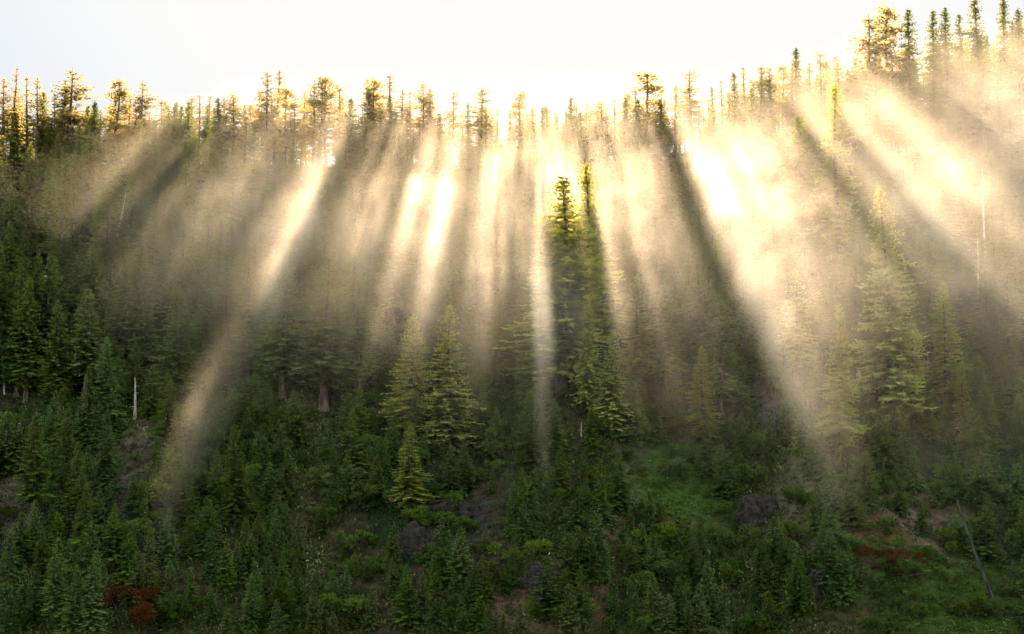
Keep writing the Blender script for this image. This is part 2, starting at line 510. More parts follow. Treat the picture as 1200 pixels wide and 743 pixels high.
# --- skyline trees: (px, top row, kind, variant, width, anchor nickname)
SKY = [
 (5,90,'pine',1,1,None),(18,77,'pine',5,.9,'the tall slim pine at the far left skyline'),(34,90,'pine',3,1,None),(46,89,'pine',1,.8,None),
 (52,105,'spruce',3,.8,None),(65,107,'pine',4,.9,None),(75,92,'pine',3,1,None),(86,78,'pine',2,1.25,'the dense tall pine on the left skyline'),
 (102,122,'spruce',7,.9,None),(112,124,'spruce',3,.8,None),(135,90,'pine',0,1.2,'the broad round-headed pine on the skyline'),(153,108,'pine',1,1,None),
 (167,92,'pine',2,1.1,None),(190,113,'pine',6,1,None),(208,117,'spruce',3,.7,None),(224,112,'pine',4,1,None),(243,122,'spruce',7,.8,None),
 (254,124,'spruce',1,.9,None),(264,113,'pine',1,1,None),(275,106,'pine',2,1.1,None),(286,120,'spruce',3,.7,None),(304,103,'pine',6,.9,None),
 (316,83,'pine',1,1.0,'the twin tall pines left of centre'),(328,80,'pine',5,1.1,None),(340,102,'pine',0,1.1,None),(355,106,'pine',3,1,None),(367,92,'pine',2,1,None),
 (375,90,'pine',1,1,None),(385,88,'pine',0,1.1,None),(398,95,'pine',6,1,None),(413,118,'spruce',3,.8,None),(431,92,'pine',1,.9,None),
 (441,92,'pine',0,1.1,None),(460,86,'pine',5,1.1,'the dark-tipped pine above the central glow'),(470,104,'pine',1,1,None),(483,106,'pine',3,1,None),(495,94,'pine',2,1,None),(506,102,'pine',1,1,None),
 (530,105,'pine',4,.9,None),(548,118,'spruce',1,.8,None),(565,100,'pine',4,1.1,'the dark-headed pine at centre skyline'),(584,128,'pine',3,.9,None),(597,127,'spruce',7,.8,None),
 (607,108,'pine',0,1.0,None),(620,130,'spruce',3,.8,None),(641,121,'spruce',2,1.2,None),(651,130,'spruce',7,.9,None),(665,128,'spruce',1,.9,None),
 (687,119,'pine',2,1.1,None),(706,115,'pine',6,1.2,None),(733,111,'spruce',2,1.0,None),(762,82,'pine',0,1.35,'the big ragged pine right of centre'),(778,104,'pine',3,1,None),
 (790,102,'pine',1,1,None),(811,79,'pine',6,1.2,'the tall pine beside the great beam'),(832,100,'spruce',3,.7,None),(846,93,'pine',3,1,None),(858,83,'spruce',1,1,None),
 (871,77,'pine',5,1,None),(890,73,'pine',2,1.1,None),(902,78,'pine',1,1,None),(918,75,'pine',0,1.1,None),(931,54,'spruce',1,1.1,'the pointed spruce on the rising skyline'),(946,90,'pine',1,1,None),
 (959,60,'pine',4,.9,None),(979,62,'pine',2,1,None),(997,82,'spruce',3,.7,None),(1015,14,'pine',2,1.2,'the ragged pine where the skyline steps up'),(1040,9,'pine',0,1.1,None),
 (1062,8,'spruce',3,1,None),(1091,9,'spruce',3,.9,None),(1107,8,'spruce',1,1.1,None),(1126,12,'spruce',5,.7,None),(1146,-2,'spruce',7,1.1,'the sunlit spire near the top right corner'),
 (1176,-6,'spruce',3,1,None),(1194,8,'spruce',1,1,None)]
for (px, pt, kd, v, w, an) in SKY:
    Y = 333 + random.uniform(-7, 9)
    if px > 1005: Y = 318 + random.uniform(-6, 8)
    ridge_px(kd, px, pt, Y, v, w, an)
# shorter neighbours filling the ridge, leaving the gaps through which the light comes
GAPS = [(368, 392), (628, 642), (832, 872), (548, 556), (588, 602), (772, 784)]
px = -60.0
while px < 1270:
    px += random.uniform(4.5, 10)
    if any(a < px < b for a, b in GAPS) and random.random() < 0.8: continue
    base = float(np.interp(px, RPX, RPY))
    pt = base - random.uniform(38, 84)
    if px > 1000: pt -= 15
    kd = 'spruce' if random.random() < .4 else 'pine'
    ridge_px(kd, px, pt, random.uniform(320, 352), None, random.uniform(.8, 1.15))

# --- trees standing out on the slope: (kind, px, top, foot, variant, width, nickname)
BIG = [
 ('spruce',203,330,468,4,1.25,'the full dark green spruce on the left slope'),
 ('spruce',213,264,400,1,1.1,None),('spruce',160,285,430,0,1.2,None),('spruce',142,300,440,2,1.0,None),('spruce',176,236,380,6,1,None),
 ('spruce',30,322,470,1,1.0,'the slim spruce near the left edge'),('spruce',66,350,480,3,1,None),('spruce',100,335,480,5,1,None),('spruce',124,395,520,0,1.0,None),
 ('spruce',100,425,530,4,.9,None),('spruce',123,477,592,2,.9,'the dark spruce beside the bare earth slide'),
 ('spruce',240,315,440,6,1,None),('spruce',290,300,450,1,1,None),('spruce',330,305,470,3,1.2,None),
 ('spruce',380,296,482,6,1.5,'the large hazy spruce on the left slope'),('spruce',420,330,480,5,1,None),
 ('spruce',480,366,512,0,1.1,'the broad spruce beside the yellow-lit one'),
 ('spruce',526,353,538,4,1.1,'the yellow-tipped spruce at the middle of the slope'),
 ('spruce',560,368,470,6,.9,None),('spruce',607,360,450,2,1.0,None),
 ('spruce',657,204,462,0,1.5,'the tall golden spruce by the thin beam'),
 ('spruce',690,188,420,2,1.2,None),('spruce',708,300,430,5,1,None),('spruce',719,385,512,0,1,'the pale green spruce below the golden ones'),
 ('spruce',750,320,450,2,1.1,None),('spruce',780,330,460,6,1.1,None),('spruce',845,350,490,6,1.1,None),
 ('spruce',826,402,520,0,1,None),('spruce',934,312,452,3,1.0,'the brightly lit spruce in the great beam'),
 ('spruce',985,95,330,1,1,None),('spruce',946,132,330,3,1,None),
 ('spruce',1042,216,512,4,1.05,'the very tall yellow-green spruce on the right'),('spruce',1090,268,430,6,1,None),('spruce',1108,326,470,0,1.0,None),
 ('spruce',1072,370,500,0,1,None),('spruce',1130,420,510,4,.9,None),('spruce',1150,414,500,2,.9,'the stout spruce near the dark right edge'),
 ('spruce',1030,420,520,4,.9,None),('spruce',1090,440,520,0,.9,None),('spruce',1185,300,430,5,1.1,None),
 ('spruce',480,495,606,2,1.1,'the isolated spruce above the dark rock'),
 ('spruce',98,563,660,1,.9,'the thin spruce low on the left'),('spruce',66,628,745,7,1,None),('spruce',106,640,760,4,.9,None),('spruce',86,660,770,0,.9,None),
 ('spruce',905,368,470,5,1,None),('spruce',920,395,480,5,.9,None),
 ('young',165,560,612,0,1,None),('young',270,528,578,0,1.2,'the small pale thicket spruce lower left'),('young',203,548,600,1,1.1,None),('young',224,566,612,3,1,None),
 ('young',290,545,600,1,1,None),('young',705,538,592,2,1.1,'the small dark spruce beside the grassy gully'),('young',600,563,592,2,1.2,None),('young',612,545,590,1,1,None),
 ('young',655,575,612,0,1,None),('young',830,498,560,3,1.2,'the young spruce above the grassy gully'),('young',640,548,588,1,1,None),('young',545,520,580,4,1,None),
 ('young',1010,585,622,4,1.4,'the bright green little spruce low on the right'),('young',797,600,680,1,1,None),('young',815,630,700,2,1,None),('young',745,690,745,0,1.2,None),
 ('young',730,410,470,1,1,None),('young',770,470,520,0,1,None),('young',580,480,540,2,1,None),('young',690,440,500,3,1,None),('young',635,440,505,2,1,None),
 ('young',870,480,540,3,1,None),('young',985,470,540,2,1,None),('young',1060,480,550,1,1,None),('young',20,500,560,1,1.2,None),('young',8,480,560,0,1.2,None),
]
for (kd, px, pt, pb, v, w, an) in BIG:
    tree_px(kd, px, pt, pb, v, w, an, lit_crown=(px in (690, 719, 708, 1108, 826, 1130, 750, 985, 1072)))

# --- the rest of the wood
def far_enough(b, dmin):
    for t in TREES:
        if abs(t['x'] - b[0]) < dmin and abs(t['y'] - b[1]) < dmin * 1.3: return False
    return True
def in_clear(px, py):
    # earth slides, grassy gully, rock faces
    for (cx, cy, rx, ry) in [(150, 545, 22, 45), (12, 600, 26, 40), (795, 590, 42, 55), (480, 640, 40, 50), (1040, 655, 50, 45),
                             (1110, 700, 90, 50), (900, 600, 45, 50), (530, 620, 30, 30), (895, 450, 12, 30)]:
        if ((px - cx) / rx) ** 2 + ((py - cy) / ry) ** 2 < 1: return True
    return False
cnt = 0
tries = 0
while cnt < 150 and tries < 6000:
    tries += 1
    px = random.uniform(-40, 1240); pb = random.uniform(205, 530)
    left = px < 330
    if left: pb = random.uniform(205, 640)
    b = hit(px, pb)
    if b[1] > 330 or in_clear(px, pb): continue
    if not far_enough(b, 2.8): continue
    depth = (pb - 200) / 330.0
    H = random.uniform(13, 24) if pb < 450 else random.uniform(9, 17)
    # keep the front of the named trees free
    bad = False
    for (kd, ax, at_, ab, v, w, an) in BIG[:50]:
        if kd == 'spruce' and abs(px - ax) < 22 and pb > ab and pb - H / b[1] * F < ab - 25: bad = True
    if bad: continue
    put_tree('spruce', b, H, None, random.uniform(.85, 1.15)); cnt += 1
cnt = 0; tries = 0
while cnt < 265 and tries < 8000:
    tries += 1
    px = random.uniform(-30, 1230)
    pb = 440 + 330 * random.random() ** 1.0
    b = hit(px, pb)
    if in_clear(px, pb) or not far_enough(b, 1.5): continue
    n = mnoise.noise(Vector((b[0] * .05, b[1] * .05, 2.0)))
    if n < -0.22: continue
    H = random.uniform(3.5, 9.0) if pb > 560 else random.uniform(5, 11)
    put_tree('young', b, H, None, random.uniform(.9, 1.3)); cnt += 1

# --- the countless trees between them: one mass of wood
def forest_mass():
    rr = np.random.RandomState(5)
    QV, TT, TR = [], [], []
    def data(kind, v):
        H0, tr, cr = VAR[kind][v]
        n = len(cr.vertices); co = np.empty(n * 3, np.float32); cr.vertices.foreach_get('co', co); co = co.reshape(-1, 4, 3)
        t = np.empty(n, np.float32); cr.attributes['tint'].data.foreach_get('value', t); t = t.reshape(-1, 4)[:, 0]
        n2 = len(tr.vertices); c2 = np.empty(n2 * 3, np.float32); tr.vertices.foreach_get('co', c2)
        k2 = len(tr.polygons) * 4; f2 = np.empty(k2, np.int32); tr.loops.foreach_get('vertex_index', f2)
        sel = rr.rand(len(co)) < .42
        co, t = co[sel], t[sel]
        ce = co.mean(axis=1, keepdims=True); co = ce + (co - ce) * 1.5
        return H0, co, t, c2.reshape(-1, 3), f2.reshape(-1, 4)
    cache = {}
    n = 0; tries = 0
    while n < 560 and tries < 12000:
        tries += 1
        small = n >= 310
        px = random.uniform(-60, 1260); pb = random.uniform(204, 470) if not small else random.uniform(430, 760)
        b = hit(px, pb)
        if b[1] > 336 or in_clear(px, pb) or not far_enough(b, 1.7 if not small else 1.2): continue
        H = random.uniform(13, 24) if not small else random.uniform(3, 9.5)
        if not small and any(kd == 'spruce' and abs(px - ax) < 17 and pb > ab and pb - H / b[1] * F < ab - 20 for (kd, ax, at_, ab, v, w, an) in BIG[:50]): continue
        kind = 'young' if small else 'spruce'; v = random.randrange(len(VAR[kind]))
        if (kind, v) not in cache: cache[(kind, v)] = data(kind, v)
        H0, co, t, c2, f2 = cache[(kind, v)]
        s = H / H0; w = (s if small else 1.3 * s ** .75) * random.uniform(.9, 1.2)
        a = random.uniform(0, 6.28); M = np.array([[math.cos(a) * w, -math.sin(a) * w, 0], [math.sin(a) * w, math.cos(a) * w, 0], [0, 0, s]])
        off = np.array([b[0], b[1], b[2] - .3])
        QV.append(co @ M.T + off); TT.append(np.clip(t * random.uniform(.45, 1.05), 0, 1)); TR.append((c2 @ M.T + off, f2)); n += 1
        TREES_MASS.append((b[0], b[1]))
    tv, tf = join(TR); q = np.concatenate(QV); nq = len(q)
    V = np.concatenate([q.reshape(-1, 3), tv]); Fc = np.concatenate([np.arange(nq * 4).reshape(-1, 4), tf + nq * 4])
    me = mesh_quads('forest', V, M_SPRUCE, faces=Fc)
    me.materials.append(M_BARK)
    me.polygons.foreach_set('material_index', np.concatenate([np.zeros(nq, np.int32), np.ones(len(tf), np.int32)]))
    at = me.attributes.new('tint', 'FLOAT', 'POINT')
    at.data.foreach_set('value', np.concatenate([np.repeat(np.concatenate(TT), 4), np.zeros(len(tv))]).astype(np.float32))
    o = bpy.data.objects.new('forest', me); COL.objects.link(o)
    tag(o, 'mass of dark conifers packed between the nearer trees of the slope', 'forest', kind='stuff')
TREES_MASS = []
forest_mass()
random.seed(404)

# --- dead trees and wood
def snag(px, ptop, pbase, seed, label, mat=M_DEAD, lean=0.0, r=None, br=14, toward=0.0, name='dead_tree', cat='dead tree'):
    b = hit(px, pbase)
    d = ray(px, ptop); d /= d[1]
    H = CZ + d[2] * b[1] - b[2]
    V, Fc = snag_mesh(H / math.cos(lean), seed, r, br)
    me = mesh_quads('dead_wood', V, mat, faces=Fc, smooth=True)
    o = bpy.data.objects.new(name, me); COL.objects.link(o)
    o.location = (b[0], b[1], b[2] - 0.3); o.rotation_euler = (toward, lean, random.uniform(0, 1) if lean == 0 else 0)
    tag(o, label, cat)
    return o
snag(14, 275, 335, 1, 'pale broken dead trunk leaning at the left edge of the slope', lean=-0.25, r=.28)
snag(52, 318, 400, 2, 'thin grey dead trunk standing among the dark left spruces', r=.24)
snag(131, 222, 320, 3, 'pale bare dead trunk below the left wisp of mist', lean=0.12, r=.26)
snag(5, 395, 465, 4, 'grey dead trunk slanting out of the shade at the left edge', lean=-0.12, r=.16)
snag(1158, 196, 370, 5, 'tall pale bare trunk on the shaded right slope', r=.36, br=8)
snag(1146, 270, 350, 6, 'thin bare snag just left of the tall pale trunk on the right', r=.15)
snag(760, 280, 362, 7, 'split pale dead trunk behind the golden spruces', r=.38, br=6)
snag(1006, 285, 395, 8, 'thin straight dead trunk in the haze left of the very tall spruce', r=.15, br=8)
snag(803, 305, 340, 9, 'short pale stub in the haze left of the great beam', r=.18, br=4)
snag(832, 98, 190, 10, 'spiky leafless tree on the skyline beside the great beam', r=.14, br=26)
snag(158, 440, 492, 11, 'pale trunk catching the light above the earth slide', r=.32, br=5)
snag(22, 492, 540, 12, 'white spiky dead top in the lower left shade', r=.12, br=22)
snag(947, 455, 478, 13, 'white birch-like stub above the dark rocks on the right', r=.13, br=3)
snag(508, 495, 520, 14, 'thin white dead stem left of the middle of the slope', r=.12, br=3)
snag(681, 492, 512, 15, 'short white dead stem right of the fallen pale stump', r=.13, br=3)
snag(83, 633, 664, 16, 'thin bluish white stick in the dark lower left', r=.09, br=3)
snag(1163, 566, 702, 17, 'long dark charred trunk leaning across the lower right slope', mat=M_DARKWOOD, lean=-0.33, r=.3, br=9, toward=0.12)
snag(645, 503, 521, 18, 'broken white stump leaning left in the middle of the slope', lean=-0.5, r=.42, br=2, name='tree_stump', cat='stump')
snag(565, 655, 690, 19, 'grey broken stump in the shade low in the middle', r=.16, br=4, name='tree_stump', cat='stump')

# --- rock outcrops
def rock(px, py, sx, sy, sz, seed, label):
    import bmesh
    b = hit(px, py)
    bm = bmesh.new(); bmesh.ops.create_icosphere(bm, subdivisions=5, radius=1.0)
    for v in bm.verts:
        p = v.co.copy()
        n = mnoise.noise(p * 1.6 + Vector((seed * 7.1, 0, 0))) * .42 + mnoise.noise(p * 4 + Vector((0, seed, 0))) * .2
        st = round((p.z + n * .3) * 4) / 4.0
        p = p * (1 + n) + mnoise.noise_vector(p * 9) * .05
        p.z = p.z * .6 + st * .4
        v.co = Vector((p.x * sx, p.y * sy, p.z * sz))
    me = bpy.data.meshes.new('rock'); bm.to_mesh(me); bm.free(); me.materials.append(M_ROCK)
    o = bpy.data.objects.new('rock_outcrop', me); COL.objects.link(o)
    o.location = (b[0], b[1] + sy * .55, b[2] - sz * .25)
    tag(o, label, 'rock')
rock(482, 655, 3.2, 3, 5.5, 1, 'tall dark rock face under the isolated spruce')
rock(530, 606, 4.0, 3, 3.4, 2, 'rounded dark rock outcrop right of the isolated spruce')
rock(893, 618, 3.6, 3, 5.0, 3, 'steep shadowed rock face below the great beam')
rock(935, 505, 3.0, 3, 3.0, 4, 'dark rock knob at the foot of the great beam')
rock(630, 545, 2.2, 2, 3.2, 5, 'narrow dark cleft rock below the white stump')
rock(640, 690, 4.4, 3, 3.0, 6, 'low dark rock ledge at the bottom middle')
rock(965, 690, 4.0, 3, 4.5, 7, 'black rock face left of the rust coloured scree')
rock(180, 655, 4.4, 3, 2.6, 8, 'shadowed overhanging rock above the orange bush')
rock(1055, 520, 2.6, 2, 2.0, 9, 'pale-topped boulder beneath the very tall right spruce')

# --- bushes
o = place('bush', RUSTB, tuple(hit(150, 735) - np.array([0, 0, .6])), 1.05, 1.0, 0.4)
tag(o, 'orange-red autumn bush in the dark bottom left corner', 'bush')
o = place('bush', RUSTB, tuple(hit(1045, 668) - np.array([0, 0, 1.8])), .75, 1.0, 2.4)
tag(o, 'low rust-brown withered bush on the right scree', 'bush')
BUSHES = []
cnt = 0; tries = 0
while cnt < 170 and tries < 5000:
    tries += 1
    px = random.uniform(-20, 1220); py = random.uniform(470, 770)
    b = hit(px, py)
    if in_clear(px, py) and random.random() < .7: continue
    if any(abs(q[1] - b[0]) < 2.2 and abs(q[2] - b[1]) < 2.2 for q in BUSHES): continue
    s = random.uniform(.6, 1.35)
    o = place('bush', random.choice(BUSH), (b[0], b[1], b[2] - .5 * s), s, s * random.uniform(.9, 1.3), random.uniform(0, 6.28))
    o['group'] = 'leafy bushes on the lower slope'
    ppx, ppy = project((b[0], b[1], b[2] + 1.3 * s))
    BUSHES.append((o, b[0], b[1], ppx, ppy, s)); cnt += 1

# ------------------------------------------------------------------ terrain mesh
xs = np.concatenate([np.linspace(-3000, -260, 16), np.linspace(-240, -152, 12), np.arange(-150, 150.1, 1.25), np.linspace(152, 240, 12), np.linspace(260, 3000, 16)])
ys = np.concatenate([np.linspace(-800, 100, 12), np.linspace(110, 158, 14), np.arange(160, 362, 1.25), np.linspace(365, 460, 14), np.linspace(500, 4000, 16)])
nx, ny = len(xs), len(ys)
V = np.zeros((ny, nx, 3)); C = np.zeros((ny, nx, 3))
PATCH = []   # painted earth: centre on slope, radii, colour
for (px, py, rx, ry, col) in [
    (150, 545, 5.5, 14, (0.085, 0.066, 0.05)), (12, 600, 6, 9, (0.08, 0.06, 0.05)), (735, 590, 3, 9, (0.10, 0.08, 0.05)),
    (795, 580, 8, 11, (0.035,0.06,0.015)), (1045, 660, 7, 8, (0.12, 0.055, 0.025)), (1000, 640, 4, 7, (0.10, 0.06, 0.04)),
    (1110, 705, 13, 9, (0.03,0.05,0.013)), (950, 575, 4, 10, (0.08, 0.075, 0.045)), (895, 455, 2, 9, (0.10, 0.085, 0.075)),
    (530, 620, 6, 6, (0.04, 0.035, 0.03)), (760, 640, 8, 6, (0.09, 0.065, 0.04)), (650, 700, 10, 5, (0.075, 0.055, 0.035)),
    (1075, 610, 6, 6, (0.11, 0.08, 0.06))]:
    b = hit(px, py); PATCH.append((b[0], b[1], rx, ry, np.array(col)))
def ground_col(x, y):
    n = mnoise.noise(Vector((x * .09, y * .06, 5.0))); n2 = mnoise.noise(Vector((x * .4, y * .4, 1.0)))
    g = np.array([0.025, 0.032, 0.013]); br = np.array([0.048, 0.036, 0.024])
    c = g + (br - g) * min(1, max(0, .5 + n * 1.3))
    w = 0.0
    for (cx, cy, rx, ry, col) in PATCH:
        d = ((x - cx) / rx) ** 2 + ((y - cy) / ry) ** 2
        k = max(0.0, min(1.0, 1.5 - d - n2 * .8))
        c = c + (col - c) * k; w = max(w, k)
    return c, w
for j, y in enumerate(ys):
    for i, x in enumerate(xs):
        V[j, i] = (x, y, height(x, y))
        C[j, i] = ground_col(x, y)[0] if (160 <= y <= 345 and abs(x) < 150) else (0.04, 0.05, 0.022)
ii, jj = np.meshgrid(np.arange(nx - 1), np.arange(ny - 1))
a = (jj * nx + ii).ravel()
faces = np.stack([a, a + 1, a + nx + 1, a + nx], 1)
me = mesh_quads('hillside', V.reshape(-1, 3), M_GROUND, cols=('ground_col', C.reshape(-1, 3)), faces=faces, smooth=True)
g = bpy.data.objects.new('hillside', me); COL.objects.link(g); g['kind'] = 'structure'
g['label'] = 'steep earth and moss covered hillside under the forest'

# ------------------------------------------------------------------ undergrowth
def undergrowth():
    global R
    R = np.random.RandomState(77)
    P, Cc, S, UP = [], [], [], []
    nclump = 60000
    for k in range(nclump):
        y = 168 + 176 * R.rand() ** 1.25
        x = (R.rand() * 2 - 1) * (0.385 * y + 6)
        c, w = ground_col(x, y)
        grassy = w > .4 and c[1] > c[0] * 1.15
        if w > .45 and not grassy and R.rand() < .55: continue
        n = mnoise.noise(Vector((x * .07, y * .05, 8.0))); n2 = mnoise.noise(Vector((x * .03, y * .02, 18.0)))
        if n < -.30 and R.rand() < .5: continue
        z = height(x, y)
        k2 = 10 if not grassy else 14
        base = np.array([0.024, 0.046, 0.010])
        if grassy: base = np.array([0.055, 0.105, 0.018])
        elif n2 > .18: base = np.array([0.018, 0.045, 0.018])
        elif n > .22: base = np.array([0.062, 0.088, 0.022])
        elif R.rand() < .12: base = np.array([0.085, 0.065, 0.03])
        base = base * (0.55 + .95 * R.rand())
        sz = (1.1 if not grassy else .5) * (0.5 + R.rand())
        off = R.normal(size=(k2, 3)) * np.array([.55, .55, .28]) * sz
        off[:, 2] = np.abs(off[:, 2])
        P.append(np.array([x, y, z]) + off)
        Cc.append(base * (0.35 + .9 * R.rand(k2, 1) + off[:, 2:3] * 1.8))  # shade between leaves painted in: low ones darker, high ones lighter
        S.append(np.full(k2, sz))
    P = np.concatenate(P); Cc = np.concatenate(Cc); S = np.concatenate(S)
    n = len(P)
    D = norm(R.normal(size=(n, 3)) * .9 + np.array([0, 0, .7]))
    Q = sprays(P, D, S * (0.28 + .3 * R.rand(n)), 0.12 + .16 * R.rand(n))
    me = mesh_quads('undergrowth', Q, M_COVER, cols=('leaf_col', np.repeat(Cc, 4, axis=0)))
    o = bpy.data.objects.new('undergrowth', me); COL.objects.link(o)
    tag(o, 'low green undergrowth and grass covering the shaded hillside', 'undergrowth', kind='stuff')
undergrowth()

# ------------------------------------------------------------------ labels
ORD = ['', 'second ', 'third ', 'fourth ', 'fifth ', 'sixth ', 'seventh ', 'eighth ', 'ninth ', 'tenth ', 'eleventh ', 'twelfth ',
       'thirteenth ', 'fourteenth ', 'fifteenth ', 'sixteenth ', 'seventeenth ', 'eighteenth ', 'nineteenth ', 'twentieth ']
GROUP = {'spruce': 'spruce trees growing on the hillside', 'pine': 'pine trees along the skyline', 'young': 'young spruces on the lower slope'}
anchors = [t for t in TREES if t['anchor']]
extra = [(150, 545, 'the bare earth slide'), (650, 512, 'the broken white stump'), (1045, 655, 'the rust coloured scree'),
         (150, 700, 'the orange-red bush'), (790, 580, 'the grassy gully'), (1140, 630, 'the leaning dark trunk'), (1158, 300, 'the tall pale bare trunk'),
         (890, 610, 'the steep shadowed rock face'), (530, 612, 'the rounded dark rock outcrop')]
apts = [(t['px'], t['py'], t['anchor'], t['pyb']) for t in anchors] + [(a, b, c, b) for a, b, c in extra]
buckets = {}
def describe(px, py, look, noun, o):
    best = min(apts, key=lambda q: ((q[0] - px)) ** 2 + (1.2 * (q[1] - py)) ** 2)
    dx, dy = px - best[0], py - best[1]
    if abs(dx) > abs(dy) * .8: rel = 'left of' if dx < 0 else 'right of'
    else: rel = 'above' if dy < 0 else 'below'
    buckets.setdefault((look, noun, rel, best[2]), []).append((math.hypot(dx, dy), o))
for t in TREES:
    o = t['o']; o['category'] = 'tree' if t['kind'] != 'young' else 'young tree'; o['group'] = GROUP[t['kind']]
    if t['anchor']: 
        o['label'] = t['anchor'].replace('the ', '', 1)
        continue
    noun = {'spruce': 'spruce', 'pine': 'pine', 'young': 'young spruce'}[t['kind']]
    describe(t['px'], t['py'], t['look'], noun, o)
for (o, x, y, px, py, s) in BUSHES:
    o['category'] = 'bush'
    look = 'large leafy' if s > 1.15 else ('small leafy' if s < .8 else 'rounded green')
    describe(px, py, look, 'bush', o)
for (look, noun, rel, nick), lst in buckets.items():
    lst.sort(key=lambda q: q[0])
    for i, (d, o) in enumerate(lst):
        o['label'] = (ORD[min(i, 19)] + look + ' ' + noun + ' ' + rel + ' ' + nick).strip()
        if len(o['label'].replace('-', ' ').split()) < 5 or len(o['label'].split()) < 5: o['label'] += ' on the skyline' if 'pine' in o['label'] else ' on the slope'

# ------------------------------------------------------------------ mist
def px2u(px): return (px - 600) / F * 335.0
UMIN, UMAX = -140.0, 140.0
# light shafts shaped into mist: ridge pixel, density, beam reach (m), beam centre above the ridge (m)
BEAM = [(-60, .1, 60, 9), (60, .10, 60, 9), (95, .22, 60, 8), (150, .45, 66, 8), (190, .15, 60, 8), (262, .10, 70, 8), (292, .35, 90, 8), (345, .28, 95, 7),
        (370, .12, 120, 21.5), (374, 2.3, 198, 21.5), (385, 2.0, 198, 21.5), (389, .12, 120, 21.5), (425, .30, 110, 7), (462, .42, 115, 7), (478, .18, 100, 7), (500, .5, 90, 8),
        (540, .6, 92, 8), (553, .55, 95, 8), (564, .25, 85, 8), (590, .7, 92, 8), (612, .4, 90, 8), (626, .35, 110, 7),
        (632, 2.0, 178, 17), (640, 1.8, 178, 17), (645, .12, 100, 6), (700, .35, 95, 7), (728, .3, 100, 7), (768, .35, 90, 7), (780, .85, 95, 7), (790, .2, 100, 10),
        (826, .15, 120, 6), (836, 1.1, 190, 6)]
BEAM2 = [(600, 0, 100, 20), (824, 0, 150, 20), (831, 1.2, 206, 20), (853, .8, 200, 20), (880, .55, 180, 19), (930, .5, 160, 18), (985, .4, 150, 18),
         (1036, .3, 140, 18), (1042, .08, 120, 18), (1060, .10, 120, 18), (1068, 1.5, 175, 18), (1078, 1.2, 175, 18), (1084, .15, 130, 18), (1100, .3, 135, 18), (1116, .15, 120, 18), (1150, .3, 130, 18), (1240, .25, 130, 18)]
BEAM1 = [b if b[3] > 10 else (b[0], b[1] * .75, b[2] + 38, 17) for b in BEAM if b[0] < 800] + [(800, .1, 100, 20), (805, 0, 100, 20)]
HAZE = [(-80, .05, 90), (40, .12, 95), (120, .24, 102), (190, .26, 108), (235, .5, 122), (262, 1.1, 130), (320, 1.1, 138), (350, .9, 148), (430, .9, 158), (500, 1.1, 160), (560, 1.2, 162), (610, 1.1, 166), (680, .95, 172),
        (760, .8, 182), (815, .45, 195), (850, .45, 212), (930, .9, 225), (1030, 1.1, 225), (1100, 1.2, 218), (1160, 1.2, 205), (1250, 1.0, 190)]

def fill_ramp(node, stops):
    cr = node.color_ramp; cr.interpolation = 'LINEAR'
    stops = sorted(stops, key=lambda s: s[0])[:32]
    while len(cr.elements) > 1: cr.elements.remove(cr.elements[-1])
    for i, (pos, col) in enumerate(stops):
        e = cr.elements[0] if i == 0 else cr.elements.new(pos)
        e.position = pos; e.color = (*col, 1)

def corr(px, h):
    """crest column of a light path that clears the crest by h metres and is seen on the line that meets the crest at px"""
    return 630 + (px - 630) * (float(np.interp(px, RPX, RPY)) - 4.9 * h + 280) / 470.0

def upos(px): return (px2u(px) - UMIN) / (UMAX - UMIN)

